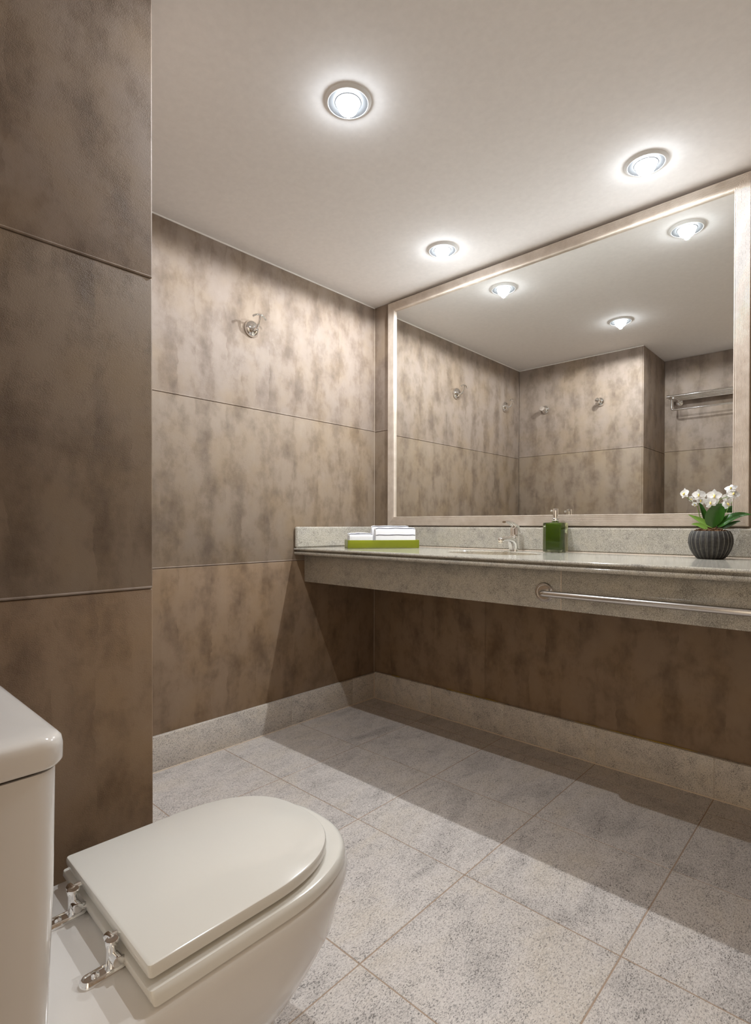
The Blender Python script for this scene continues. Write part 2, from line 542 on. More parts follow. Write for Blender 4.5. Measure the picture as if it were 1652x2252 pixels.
# granite baseboards with cream sealant, in pieces
def baseboard(name, segs, h, t=0.02, glue=False):
    """segs: list of (axis, plane, out, u0, u1, joints)"""
    par = empty(name)
    tag(par, kind='structure')
    for axis, c, out, u0, u1, joints in segs:
        us = [u0] + sorted(j for j in joints if u0 < j < u1) + [u1]
        lo, hi = (c, c + t) if out > 0 else (c - t, c)
        for a, b in zip(us, us[1:]):
            g = 0.0007
            bm = B()
            if axis == 'x': bx(bm, lo, hi, a + g, b - g, 0.0, h, 0.0016, 2)
            else: bx(bm, a + g, b - g, lo, hi, 0.0, h, 0.0016, 2)
            cx_, cy_ = (lo + hi) / 2 if axis == 'x' else (a + b) / 2, (a + b) / 2 if axis == 'x' else (lo + hi) / 2
            for v in bm.verts: v.co -= Vector((cx_, cy_, 0))
            obj('stone_slab', bm, M['base'], par, loc=(cx_, cy_, 0))
            if b < u1:
                q0, q1 = lo + 0.0012 * (out < 0), hi - 0.0012 * (out > 0)
                bm = B()
                if axis == 'x': bx(bm, q0, q1, b - 0.0015, b + 0.0015, 0.0, h - 0.001)
                else: bx(bm, b - 0.0015, b + 0.0015, q0, q1, 0.0, h - 0.001)
                obj('joint_filler', bm, M['filler'], par, 0)
        f = c + out * t
        bm = B()
        if axis == 'x': bx(bm, min(f, f + out * 0.004), max(f, f + out * 0.004), u0, u1, -0.001, 0.0035, 0.001, 1)
        else: bx(bm, u0, u1, min(f, f + out * 0.004), max(f, f + out * 0.004), -0.001, 0.0035, 0.001, 1)
        obj('sealant_line', bm, M['sealant'], par)
    if glue:
        bm = B()
        x = 0.03
        while x < XR - 0.1:
            l = random.uniform(0.04, 0.22)
            if random.random() < 0.62:
                pts = [(x + l * i / 6, -0.002 - random.uniform(0, 0.004), h + 0.0005) for i in range(7)]
                tube(bm, pts, [0.0008] + [random.uniform(0.0012, 0.0034) for _ in range(5)] + [0.0008], 6)
            x += l
        obj('dried_glue', bm, M['glue'], par)
    return par

bl = baseboard('baseboard_left', [('x', 0.0, 1, YP + 0.02, 0.0, [-0.205, -0.66, -1.57])], 0.152)
bb = baseboard('baseboard_back', [('y', 0.0, -1, 0.0205, XR, [0.456 * k for k in range(1, 8)])], 0.160, glue=True)
bp_ = baseboard('baseboard_partition', [('y', YP, 1, 0.0, XP, [0.456, 0.912])], 0.152)
obj('corner_sealant', bx(B(), 0.0195, 0.0235, -0.0235, -0.0195, 0.0, 0.154, 0.001, 1), M['sealant'], bb)

# thin white caulk bead under the ceiling
t1 = obj('trim_1', tube(B(), [(0.001, YP + 0.003, H - 0.002), (0.001, -0.9, H - 0.0025), (0.001, -0.003, H - 0.002)], 0.0035, 8), M['caulk'])
tag(t1, kind='structure')
t2 = obj('trim_2', tube(B(), [(0.003, YP + 0.001, H - 0.002), (XP, YP + 0.001, H - 0.002)], 0.003, 8), M['caulk'])
tag(t2, kind='structure')

# ------------------------------------------------------------------ recessed lamps
def make_lamp(x, y, label):
    r = empty('downlight', (x, y, H))
    tag(r, label, 'ceiling light', 'recessed ceiling lamps')
    prof = [(0.074, 0.0), (0.0737, -0.0012), (0.066, -0.0078), (0.0645, -0.0086), (0.0625, -0.0086), (0.0620, -0.006)]
    ring = obj('trim_ring', lathe(B(), prof, 48), M['ring'], r, 30)
    prof = [(0.0622, -0.0080), (0.050, -0.0070), (0.042, -0.0055), (0.0405, -0.0068), (0.0385, -0.0068), (0.0375, -0.005), (0.0375, 0.0)]
    obj('reflector', lathe(B(), prof, 48), M['reflector'], r, 30)
    R = 0.0345
    dome = [(R * 0.96, 0.0), (R, -0.008)] + [(R * math.cos(a) ** 0.75, -0.008 - 0.0325 * math.sin(a)) for a in [i * PI / 2 / 7 for i in range(1, 8)]]
    dome[-1] = (0.0, dome[-1][1])
    obj('bulb', lathe(B(), dome, 24), M['bulb'], r, 60)
    ld = bpy.data.lights.new('lamp_beam', 'SPOT')      # the lens at the tip of the bulb shines downwards
    ld.energy = LAMP_W
    ld.color = LAMP_C
    ld.spot_size = math.radians(179)
    ld.spot_blend = 0.14
    ld.shadow_soft_size = 0.011
    lo = bpy.data.objects.new('lamp_beam', ld)
    COL.objects.link(lo)
    lo.parent = r
    lo.location = (0, 0, -0.0412)
    return r

make_lamp(1.0475, -1.253, 'white recessed ceiling lamp over the open floor, away from the mirror')
make_lamp(1.6485, -0.3057, 'white recessed ceiling lamp close above the mirror frame, over the flower pot end')
make_lamp(0.7288, -0.3029, 'white recessed ceiling lamp over the counter nearest the far wall corner')

# ------------------------------------------------------------------ mirror
def make_mirror():
    r = empty('wall_mirror', (0, 0, 0))
    tag(r, 'large wall mirror in a ribbed champagne frame above the stone counter', 'mirror')
    x0, x1, z0, z1, w = 0.1265, 1.9300, 1.0605, 2.385, 0.0515
    yw = -0.001
    prof = [(0.0, 0.0), (0.0, 0.018), (0.0012, 0.0195), (0.0032, 0.0195)]
    n, pitch = 10, 0.0042
    for i in range(n):
        d = 0.0034 + i * pitch
        prof += [(d, 0.0182), (d + 0.0007, 0.0182), (d + 0.0012, 0.0203), (d + pitch - 0.0005, 0.0203)]
    prof += [(w - 0.004, 0.0182), (w - 0.0035, 0.0210), (w - 0.0008, 0.0210), (w, 0.0200), (w, 0.0090), (w, 0.0)]
    def rail(fa, fb):
        bm = B()
        loft(bm, [[fa(d, hh) for d, hh in prof], [fb(d, hh) for d, hh in prof]])
        obj('frame_rail', bm, M['frame'], r, 25)
    P3 = lambda x, z, hh: Vector((x, yw - hh, z))
    rail(lambda d, k: P3(x0 + d, z1 - d, k), lambda d, k: P3(x1 - d, z1 - d, k))
    rail(lambda d, k: P3(x0 + d, z0 + d, k), lambda d, k: P3(x1 - d, z0 + d, k))
    rail(lambda d, k: P3(x0 + d, z0 + d, k), lambda d, k: P3(x0 + d, z1 - d, k))
    rail(lambda d, k: P3(x1 - d, z0 + d, k), lambda d, k: P3(x1 - d, z1 - d, k))
    obj('glass', bx(B(), x0 + 0.03, x1 - 0.03, yw - 0.0085, yw - 0.004, z0 + 0.03, z1 - 0.03), M['mirror'], r, 0)
make_mirror()

# ------------------------------------------------------------------ vanity counter
ZC, YF, YA, XC1 = 0.9405, -0.632, -0.5594, XR - 0.002
SCX, SCY, SA, SB = 1.02, -0.325, 0.225, 0.155
def make_counter():
    r = empty('vanity_counter', (0, 0, 0))
    tag(r, 'long speckled granite vanity counter with an undermounted oval basin below the mirror', 'counter')
    # upper slab with oval hole
    bm = B()
    xs0, ys1 = 0.0, -0.0015
    nose = [(0.0, 0.0), (-0.004, -0.0008), (-0.0065, -0.0035), (-0.0075, -0.007), (-0.0065, -0.0105), (-0.004, -0.012), (0.004, -0.0125)]
    yi = YF + 0.0075
    # top face with hole
    outer = [(xs0, yi), (XC1, yi), (XC1, ys1), (xs0, ys1)]
    n = 64
    hole = [(SCX + SA * math.cos(2 * PI * i / n), SCY + SB * math.sin(2 * PI * i / n)) for i in range(n)]
    vo = [bm.verts.new((x, y, ZC)) for x, y in outer]
    vh = [bm.verts.new((x, y, ZC)) for x, y in hole]
    es = [bm.edges.new((a[i], a[(i + 1) % len(a)])) for a in (vo, vh) for i in range(len(a))]
    bmesh.ops.triangle_fill(bm, use_beauty=True, edges=es)
    low = [bm.verts.new((SCX + (SA + 0.0) * math.cos(2 * PI * i / n), SCY + SB * math.sin(2 * PI * i / n), ZC - 0.036)) for i in range(n)]
    mid = [bm.verts.new((v.co.x, v.co.y, ZC)) for v in vh]
    lip = [bm.verts.new((SCX + (SA - 0.002) * math.cos(2 * PI * i / n), SCY + (SB - 0.002) * math.sin(2 * PI * i / n), ZC - 0.003)) for i in range(n)]
    for i in range(n):
        j = (i + 1) % n
        bm.faces.new((vh[i], vh[j], lip[j], lip[i]))
        bm.faces.new((lip[i], lip[j], low[j], low[i]))
    for v in mid: bm.verts.remove(v)
    # rounded front nose of the upper layer
    loft(bm, [[(x, yi + dy, ZC + dz) for dy, dz in nose] + [(x, yi + 0.03, ZC - 0.0125), (x, yi + 0.03, ZC - 0.0004), (x, yi + 0.002, ZC - 0.0002)] for x in (xs0, XC1)])
    # back and underside
    bx(bm, xs0, XC1, ys1 - 0.06, ys1, ZC - 0.035, ZC - 0.0006)
    obj('worktop', bm, M['counter'], r, 30)
    # lower moulded layer: recess and half round
    bm = B()
    zl = ZC - 0.0115
    half = [(-0.002, 0.0), (-0.002, -0.008)]
    hr = 0.0085
    half = [(0.012, 0.0), (0.012, -0.0075)] + [(0.0 - hr * math.cos(a) * 0.9 + 0.0015, -0.0165 + hr * math.sin(a)) for a in [PI / 2 - i * PI / 10 for i in range(11)]] + [(0.03, -0.025), (0.03, 0.0)]
    prism(bm, half, 0.0, XC1, lambda u, v, t: Vector((t, YF + 0.008 + u, zl + v)))
    obj('nosing', bm, M['counter'], r, 40)
    # apron in two slabs
    for a, b in ((0.001, 1.4425), (1.4445, XC1)):
        obj('apron', bx(B(), a, b, YA, YA + 0.02, 0.7552, ZC - 0.0355, 0.0012, 2), M['counter'], r)
    obj('joint_line', bx(B(), 1.4422, 1.4448, YA + 0.0006, YA + 0.012, 0.756, ZC - 0.036), M['sealant'], r, 0)
    # splashes
    obj('backsplash', bx(B(), 0.0205, XC1, -0.0205, -0.0012, ZC + 0.0003, 1.0550, 0.0075, 1), M['counter'], r)
    obj('side_splash', bx(B(), 0.0012, 0.0205, YF + 0.002, -0.0012, ZC + 0.0003, 1.0530, 0.0070, 1), M['counter'], r)
    obj('splash_joint', bx(B(), 0.019, 0.0225, -0.0225, -0.019, ZC, 1.052, 0.0008, 1), M['sealant'], r, 0)
    obj('splash_sealant', bx(B(), 0.02, XC1, -0.0225, -0.0195, ZC - 0.0004, ZC + 0.002, 0.0008, 1), M['sealant'], r, 0)
    # basin
    bm = B()
    loops = []
    for k, (s, dz) in enumerate([(1.03, -0.0365), (1.0, -0.042), (0.97, -0.07), (0.88, -0.11), (0.68, -0.145), (0.35, -0.162), (0.1, -0.166)]):
        loops.append([(SCX + SA * s * math.cos(2 * PI * i / 48), SCY + SB * s * math.sin(2 * PI * i / 48), ZC + dz) for i in range(48)])
    loft(bm, loops, False, True)
    ba = obj('basin', bm, M['basin'], r, 60)
    obj('drain', cyl(B(), (SCX, SCY, ZC - 0.166), (0, 0, 1), 0.024, 0.004, 24, 0.001), M['chrome'], ba)
make_counter()

# ------------------------------------------------------------------ towel rail on the apron
def make_rail():
    r = empty('towel_rail', (1.381, YA, 0.816))
    tag(r, 'chrome towel rail on a round flange along the front of the counter apron', 'towel rail')
    for k, xx in ((0, 0.0), (1, 1.10)):
        bm = B()
        lathe(bm, [(0, 0.0), (0.0335, 0.0), (0.036, 0.0015), (0.036, 0.004), (0.0335, 0.0065), (0.027, 0.0075), (0.0255, 0.0066), (0, 0.0066)], 40, axis_mtx((xx, 0, 0), (0, -1, 0)))
        obj('flange', bm, M['steel'], r, 30)
    bm = B()
    d, e, R = 0.042, 0.0120, 0.022
    pts = [(0, -0.006, 0), (0, -(d - R), 0)] + arc((R, -(d - R), 0), R, PI, PI / 2 * 3 - PI * 0, 8, (1, 0, 0), (0, 1, 0))[1:]
    pts += [(1.10 - R, -d, 0)] + arc((1.10 - R, -(d - R), 0), R, -PI / 2, 0, 8, (1, 0, 0), (0, 1, 0))[1:] + [(1.10, -0.006, 0)]
    tube(bm, pts, e, 20)
    obj('bar', bm, M['steel'], r, 60)
make_rail()

# ------------------------------------------------------------------ faucet
def make_faucet():
    r = empty('basin_faucet', (1.0, -0.088, ZC))
    tag(r, 'chrome single lever faucet standing behind the oval basin', 'faucet')
    # body: a block sweeping forward into the spout (profile in y-z), rounded in x
    bm = B()
    rows = []
    # (y centre, half depth, z, half width)
    spec = [(0.006, 0.024, 0.000, 0.0245), (0.006, 0.0235, 0.004, 0.0245), (0.004, 0.0235, 0.018, 0.024), (0.000, 0.026, 0.034, 0.0235),
            (-0.006, 0.034, 0.044, 0.0230), (-0.002, 0.037, 0.054, 0.0230), (0.001, 0.036, 0.064, 0.0225), (0.004, 0.030, 0.070, 0.0215), (0.006, 0.026, 0.0725, 0.019)]
    for yc, hd, z, hw in spec:
        rows.append([(hw * math.copysign(abs(math.cos(t)) ** 0.7, math.cos(t)), yc + hd * math.copysign(abs(math.sin(t)) ** 0.8, math.sin(t)), z) for t in [2 * PI * i / 28 for i in range(28)]])
    loft(bm, rows)
    obj('body', bm, M['chrome'], r, 50)
    bm = B()
    pts = bez((0, -0.022, 0.050), (0, -0.055, 0.062), (0, -0.085, 0.060), (0, -0.118, 0.056), 10)
    rows = []
    for i, p in enumerate(pts):
        t = i / 10
        hw, hh = 0.0215 - 0.006 * t, 0.0165 - 0.007 * t
        rows.append([(p.x + hw * math.copysign(abs(math.cos(a)) ** 0.75, math.cos(a)), p.y, p.z + hh * math.copysign(abs(math.sin(a)) ** 0.75, math.sin(a))) for a in [2 * PI * k / 20 for k in range(20)]])
    loft(bm, rows)
    sp = obj('spout', bm, M['chrome'], r, 50)
    bm = B()
    lathe(bm, [(0, 0.0), (0.012, 0.0), (0.0135, 0.002), (0.0135, 0.004), (0.0125, 0.006), (0.0145, 0.009), (0.0150, 0.015), (0.0125, 0.022), (0.007, 0.026), (0, 0.027)], 28, axis_mtx((0, -0.124, 0.040), (0, 0, 1)))
    obj('aerator', bm, M['chrome'], sp, 40)
    bm = B()
    lathe(bm, [(0, 0.0), (0.0205, 0.0), (0.0215, 0.003), (0.0205, 0.006), (0.0195, 0.008), (0.0185, 0.034), (0.015, 0.041), (0, 0.043)], 32, axis_mtx((0, 0.005, 0.072), (0, -0.06, 1)))
    cap = obj('cartridge_cap', bm, M['chrome'], r, 40)
    obj('hot_mark', bx(B(), -0.0032, 0.0, -0.0149, -0.0136, 0.092, 0.0965, 0.0005, 1), M['red'], cap)
    obj('cold_mark', bx(B(), 0.0, 0.0032, -0.0149, -0.0136, 0.092, 0.0965, 0.0005, 1), M['blue'], cap)
    # lever: slanted tapering plate from the back over the cap to a raised tip
    bm = B()
    pts = bez((0, 0.058, 0.082), (0, 0.035, 0.112), (0, -0.02, 0.146), (0, -0.094, 0.138), 14)
    rows = []
    for i, p in enumerate(pts):
        t = i / 14
        tg = (pts[min(i + 1, 14)] - pts[max(i - 1, 0)]).normalized()
        nn = Vector((1, 0, 0)).cross(tg)
        hw = 0.006 + 0.016 * math.sin(min(1, t * 1.7) * PI / 2) - 0.009 * max(0, t - 0.45)
        hh = 0.0018 + 0.0085 * math.sin(PI * min(1, t * 1.1)) ** 1.2 + (0.003 if t > 0.85 else 0)
        if t > 0.97: hw *= 0.6
        rows.append([p + Vector((hw * math.cos(a), 0, 0)) + nn * hh * math.sin(a) for a in [2 * PI * k / 18 for k in range(18)]])
    loft(bm, rows)
    obj('lever', bm, M['chrome'], r, 60)
make_faucet()

# ------------------------------------------------------------------ soap dispenser
def make_soap():
    s, h = 0.042, 0.132
    r = empty('soap_dispenser', (1.207, -0.084, ZC))
    tag(r, 'square green glass soap dispenser with a chrome pump beside the faucet', 'soap dispenser')
    obj('bottle', bx(B(), -s, s, -s, s, 0.003, h + 0.003, 0.0035, 3), M['glass'], r, 40)
    bt = r.children[-1]
    obj('soap', bx(B(), -0.030, 0.0385, -0.036, -0.008, 0.013, 0.131, 0.004, 3), M['liquid'], r, 40)
    for sx in (-1, 1):
        for sy in (-1, 1):
            obj('foot', cyl(B(), (sx * 0.03, sy * 0.03, 0), (0, 0, 1), 0.005, 0.003, 12), M['glass'], r)
    pm = obj('pump', lathe(B(), [(0, 0.1355), (0.0165, 0.1355), (0.0175, 0.137), (0.0178, 0.1535), (0.0165, 0.155), (0.0108, 0.155), (0.0105, 0.1575), (0.0104, 0.1585), (0.0104, 0.164),
                                  (0.0118, 0.163), (0.0118, 0.197), (0.0110, 0.199), (0, 0.199)], 32), M['chrome'], r, 35)
    bm = B()
    tube(bm, [(-0.008, 0, 0.190), (-0.0185, 0, 0.1895)], 0.0026, 12)
    bmesh.ops.create_uvsphere(bm, u_segments=16, v_segments=10, radius=0.0046, matrix=Matrix.Translation((-0.020, 0, 0.1893)))
    obj('nozzle', bm, M['chrome'], pm, 50)
make_soap()

# ------------------------------------------------------------------ tray and towels
TA = Vector((0.267, -0.49, ZC))
ANG = math.atan2(0.805, 0.594)
def make_tray():
    Lt, Dt, Ht, t = 0.384, 0.125, 0.0435, 0.006
    r = empty('amenity_tray', TA, ANG)
    tag(r, 'long green acrylic tray holding folded towels at the left end of the counter', 'tray')
    obj('tray_base', bx(B(), 0, Lt, 0, Dt, 0.0005, 0.006, 0.001, 1), M['tray'], r)
    for a in ((0, Lt, 0, t), (0, Lt, Dt - t, Dt), (0, t, t, Dt - t), (Lt - t, Lt, t, Dt - t)):
        obj('tray_wall', bx(B(), *a, 0.006, Ht, 0.0008, 1), M['tray'], r)
make_tray()

def u_profile(hw, h, th, n=12):
    """closed outline of an inverted U of outer half-width hw, height h, sheet thickness th"""
    zo = h - hw * 0.8
    out = [(-hw, 0.0)] + [(-hw * math.cos(PI * i / n), zo + hw * 0.8 * math.sin(PI * i / n)) for i in range(n + 1)] + [(hw, 0.0)]
    hi = hw - th
    inn = [(hi, 0.0)] + [(hi * math.cos(PI * i / n), zo + (hw * 0.8 - th) * math.sin(PI * i / n)) for i in range(n + 1)] + [(-hi, 0.0)]
    return out, inn

def make_towel(s0, s1, tc, hw, h, stripes, label, lean=0.0, seed=0):
    rnd = random.Random(seed)
    base = TA + Vector((math.cos(ANG), math.sin(ANG), 0)) * s0 + Vector((-math.sin(ANG), math.cos(ANG), 0)) * tc + Vector((0, 0, 0.0062))
    r = empty('folded_towel', base, ANG)
    tag(r, label, 'towel', 'towels in the green tray')
    Lw = s1 - s0
    ns = 14
    def sheet(hw_, h_, th, e0, e1, name):
        out, inn = u_profile(hw_, h_, th)
        poly = out + inn
        bm = B()
        loops = []
        for k in range(ns + 1):
            t = k / ns
            u = e0 + (e1 - e0) * t
            ed = min(t, 1 - t) * (e1 - e0)
            q = 1.0 - max(0.0, 1 - ed / 0.007) ** 2 * 0.10
            wob = 0.0008 * math.sin(u * 60 + seed) + rnd.uniform(-0.0004, 0.0004)
            loops.append([Vector((u, a * q + lean * z / h_ * 0.01, z * (1 - (1 - q) * 0.35) + wob * (z > 0.01))) for a, z in poly])
        loft(bm, loops)
        return obj(name, bm, M['white_towel'], r, 60)
    th = hw * 0.42
    o = sheet(hw, h, th, 0.0, Lw, 'outer_fold')
    sheet(hw - th - 0.001, h - th - 0.002, (hw - th - 0.001) * 0.93, 0.003, Lw - 0.002, 'inner_fold')
    # dark stripes lie along the outer fold
    zo = h - hw * 0.8
    for sd, z in stripes:                       # sd: -1 front side, z height or angle on the crest
        bm = B()
        loops = []
        for k in range(ns + 1):
            t = k / ns
            u = 0.001 + (Lw - 0.002) * t
            ed = min(t, 1 - t) * Lw
            q = 1.0 - max(0.0, 1 - ed / 0.007) ** 2 * 0.10
            wob = 0.0008 * math.sin(u * 60 + seed)
            pts = []
            for zz in (z - 0.0016, z - 0.0005, z + 0.0005, z + 0.0016):
                if zz <= zo: a = -hw
                else: a = -hw * math.sqrt(max(0, 1 - ((zz - zo) / (hw * 0.8)) ** 2))
                pts.append((sd * -1 * a * -1 if sd > 0 else a, zz))
            ring = [(a * 1.0 * q, zz) for a, zz in pts]
            oute = [(a * q + (-0.0009 if sd < 0 else 0.0009), zz + 0.0006 * (zz > zo)) for a, zz in pts]
            loops.append([Vector((u, a + lean * zz / h * 0.01, zz * (1 - (1 - q) * 0.35) + wob)) for a, zz in ring + oute[::-1]])
        loft(bm, loops)
        obj('stripe', bm, M['stripe'], r, 60)
    return r

make_towel(0.150, 0.366, 0.0345, 0.0265, 0.104, [(-1, 0.0985), (-1, 0.064)], 'large white folded towel with two dark stripes, in front at the right of the tray', 0.2, 1)
make_towel(0.140, 0.345, 0.0905, 0.0260, 0.113, [(-1, 0.1085)], 'large white folded towel standing behind the two-striped one in the tray', 0.05, 2)
make_towel(0.012, 0.136, 0.040, 0.0230, 0.073, [(-1, 0.0690)], 'small white folded washcloth in front at the left of the tray', 0.1, 3)
make_towel(0.012, 0.130, 0.088, 0.0225, 0.075, [(-1, 0.0710)], 'small white folded washcloth behind the other small one in the tray', 0.1, 4)

# ------------------------------------------------------------------ orchid
PX, PY = 1.8285, -0.130
def leaf_mesh(path, width, fold=0.25, nrm=Vector((0, -1, 0.3)), th=0.0012, m='leaf', tipp=0.55):
    """path: centre line; width max half-width"""
    bm = B()
    n = len(path)
    top, bot = [], []
    for i, p in enumerate(path):
        t = i / (n - 1)
        tg = (path[min(i + 1, n - 1)] - path[max(i - 1, 0)]).normalized()
        side = tg.cross(nrm).normalized()
        nn = side.cross(tg).normalized()
        w = width * max(0.02, (math.sin(PI * min(1.0, t ** tipp * 0.97 + 0.03)) ** 0.75))
        if i == 0: w = max(w, width * 0.25)
        cols = [-1, -0.55, 0, 0.55, 1]
        top.append([bm.verts.new(p + side * c * w + nn * (abs(c) ** 1.3 * fold * w + th)) for c in cols])
        bot.append([bm.verts.new(p + side * c * w + nn * (abs(c) ** 1.3 * fold * w - th * (1 - abs(c)))) for c in cols])
    for i in range(n - 1):
        for j in range(4):
            bm.faces.new((top[i][j], top[i][j + 1], top[i + 1][j + 1], top[i + 1][j]))
            bm.faces.new((bot[i][j + 1], bot[i][j], bot[i + 1][j], bot[i + 1][j + 1]))
        for j in (0, 4):
            bm.faces.new((top[i][j], top[i + 1][j], bot[i + 1][j], bot[i][j]))
    for i in (0, n - 1):
        for j in range(4):
            bm.faces.new((top[i][j], top[i][j + 1], bot[i][j + 1], bot[i][j]))
    return bm

def make_orchid():
    r = empty('potted_orchid', (PX, PY, ZC))
    tag(r, 'white flowering orchid in a ribbed charcoal bowl on the counter', 'potted plant')
    prof = [(0.0, 0.0), (0.040, 0.0), (0.046, 0.003), (0.056, 0.016), (0.066, 0.036), (0.0715, 0.058), (0.0715, 0.074), (0.068, 0.090), (0.0625, 0.101),
            (0.0605, 0.1035), (0.0575, 0.1035), (0.056, 0.100), (0.056, 0.088), (0, 0.086)]
    def mod(rr, z, a):
        if rr < 0.0565 and z > 0.08 or rr < 0.041: return rr
        t = abs(((a * 24 / (2 * PI)) % 1.0) - 0.5)
        return rr * (1 + 0.014 * (1 if t < 0.36 else (-1 if t > 0.40 else 0)))
    pot = obj('pot', lathe(B(), prof, 240, Matrix(), mod), pot_mat(PX, PY), r, 50)
    # bark chips
    rnd = random.Random(11)
    bm = B()
    for k in range(150):
        a, q = rnd.uniform(0, 2 * PI), 0.050 * math.sqrt(rnd.random())
        l, w = rnd.uniform(0.004, 0.012), rnd.uniform(0.0015, 0.0035)
        mt = Matrix.Translation((q * math.cos(a), q * math.sin(a), 0.100 + 0.012 * (1 - q / 0.05) + rnd.uniform(-0.003, 0.006))) @ Matrix.Rotation(rnd.uniform(0, 6), 4, 'Z') @ Matrix.Rotation(rnd.uniform(-0.7, 0.7), 4, 'Y')
        c = bmesh.ops.create_cube(bm, size=1.0)['verts']
        for v in c: v.co = mt @ Vector((v.co.x * l * (1 + v.co.z * 0.3), v.co.y * w * 2, v.co.z * w))
    lathe(bm, [(0.0558, 0.088), (0.0555, 0.099), (0.03, 0.108), (0, 0.111)], 24)
    o = obj('bark', bm, M['bark'], r, 0)
    o['kind'] = 'stuff'
    # leaves
    def leaf(b, c1, c2, t, wd, fold, nrm, m, tipp=0.55):
        obj('leaf', leaf_mesh(bez(b, c1, c2, t, 12), wd, fold, Vector(nrm), m=m, tipp=tipp), M[m], r, 80)
    V = lambda x, y, z: Vector((x, y, z))           # metres from the foot of the pot
    view = V(0.190, -0.982, -0.011)               # the side most flowers turn to, the open room
    side = Vector((0.75, 0.6, 0))
    leaf(V(0.0057, 0.0000, 0.1145), V(-0.0194, 0.0000, 0.1331), V(-0.0413, -0.0100, 0.1467), V(-0.0695, -0.0200, 0.1640), 0.0115, 0.35, view + Vector((0, 0, 0.9)), 'lightleaf', 0.75)
    leaf(V(-0.0064, -0.0200, 0.1078), V(-0.0257, -0.0200, 0.1229), V(-0.0369, -0.0300, 0.1262), V(-0.0542, -0.0400, 0.1279), 0.011, 0.3, view + Vector((0, 0, 0.9)), 'lightleaf', 0.75)
    leaf(V(-0.0115, 0.0200, 0.1212), V(-0.0220, 0.0200, 0.1400), V(-0.0297, 0.0200, 0.1762), V(-0.0451, 0.0200, 0.2196), 0.0125, 0.5, view * 0.7 + side * 0.5, 'leaf', 0.8)
    leaf(V(0.0057, 0.0000, 0.1162), V(0.0026, 0.0000, 0.1500), V(0.0241, 0.0000, 0.1867), V(0.0483, 0.0000, 0.2012), 0.0300, 0.16, view - side * 0.15 + Vector((0, 0, 0.1)), 'leaf', 0.85)
    leaf(V(0.0231, 0.0000, 0.1179), V(0.0458, 0.0000, 0.1380), V(0.0779, 0.0000, 0.1692), V(0.1243, 0.0100, 0.1622), 0.0185, 0.22, view + Vector((0, 0, 1.1)), 'leaf', 0.8)
    leaf(V(0.0360, 0.0000, 0.1113), V(0.0558, 0.0000, 0.1197), V(0.0739, 0.0000, 0.1330), V(0.0933, 0.0000, 0.1395), 0.0120, 0.25, view * 0.6 + Vector((0, 0, 0.9)), 'leaf', 0.75)
    # flower stems
    s1 = [V(-0.0169, 0.0100, 0.1195), V(-0.0274, 0.0100, 0.1349), V(-0.0381, 0.0100, 0.1589), V(-0.0427, 0.0100, 0.1831), V(-0.0453, 0.0000, 0.2035), V(-0.0559, 0.0000, 0.2107), V(-0.0686, -0.0050, 0.2212), V(-0.0814, -0.0100, 0.2352)]
    s2 = [V(0.0044, 0.0300, 0.1161), V(0.0086, 0.0300, 0.1502), V(0.0137, 0.0250, 0.1807), V(0.0198, 0.0150, 0.2023), V(0.0302, 0.0050, 0.2202), V(0.0453, 0.0000, 0.2262), V(0.0566, 0.0000, 0.2308), V(0.0607, 0.0000, 0.2456)]
    obj('flower_stem', tube(B(), s1, [0.0019, 0.0018, 0.0017, 0.0015, 0.0014, 0.0013, 0.0012, 0.001], 8), M['stem'], r, 80)
    obj('flower_stem', tube(B(), s2, [0.0019, 0.0018, 0.0017, 0.0015, 0.0014, 0.0013, 0.0012, 0.001], 8), M['stem'], r, 80)
    # petal meshes (y along the petal, z the face of the flower)
    def petal(length, wid, sharp, cup):
        bm = B()
        rows, n = [], 6
        for i in range(n + 1):
            t = i / n
            w = wid * max(0.05, math.sin(PI * (0.06 + 0.94 * t) ** sharp) ** 0.7) if i < n else wid * 0.12
            rows.append([bm.verts.new((c * w, t * length, cup * (t ** 2) * length + 0.12 * w * (c * c - 0.5) + 0.0004 * s)) for c in (-1, -0.5, 0, 0.5, 1) for s in (1,)])
        for a, b in zip(rows, rows[1:]):
            for j in range(4): bm.faces.new((a[j], a[j + 1], b[j + 1], b[j]))
        ret = bmesh.ops.solidify(bm, geom=list(bm.faces), thickness=0.0005)
        return finish(bm, 'petal', M['petal'], 80)
    wide = petal(0.0225, 0.0125, 0.85, 0.10)
    narrow = petal(0.0225, 0.0080, 0.80, 0.06)
    bm = B()
    tube(bm, bez((0, 0, 0.001), (0, -0.001, 0.006), (0, -0.006, 0.010), (0, -0.011, 0.006), 6), [0.0022, 0.0032, 0.0036, 0.0030, 0.0022, 0.0014, 0.0006], 8)
    lipm = finish(bm, 'lip', M['lip'], 80)
    bm = B()
    bmesh.ops.create_uvsphere(bm, u_segments=10, v_segments=8, radius=0.0028, matrix=Matrix.Translation((0, 0.0015, 0.003)))
    tube(bm, [(0, 0, 0.001), (0, -0.001, -0.006), (0, -0.003, -0.012)], [0.0016, 0.0012, 0.0009], 6)
    colm = finish(bm, 'flower', M['sepal'], 80)
    def flower(p, face, roll, sc):
        f = Vector(face).normalized()
        x = Vector((0, 0, 1)).cross(f).normalized()
        y = f.cross(x)
        Rm = Matrix((x, y, f)).transposed().to_4x4() @ Matrix.Rotation(roll, 4, 'Z')
        fo = put('flower', colm, r, mtx=Matrix.Translation(p) @ Rm @ Matrix.Scale(sc, 4))
        for ang, me, lift in ((0, narrow, 0), (78, wide, 0.0008), (-78, wide, 0.0008), (142, narrow, -0.0003), (-142, narrow, -0.0003)):
            put('petal', me, fo, mtx=Matrix.Translation((0, 0, lift)) @ Matrix.Rotation(math.radians(ang), 4, 'Z') @ Matrix.Rotation(-0.12, 4, 'X'))
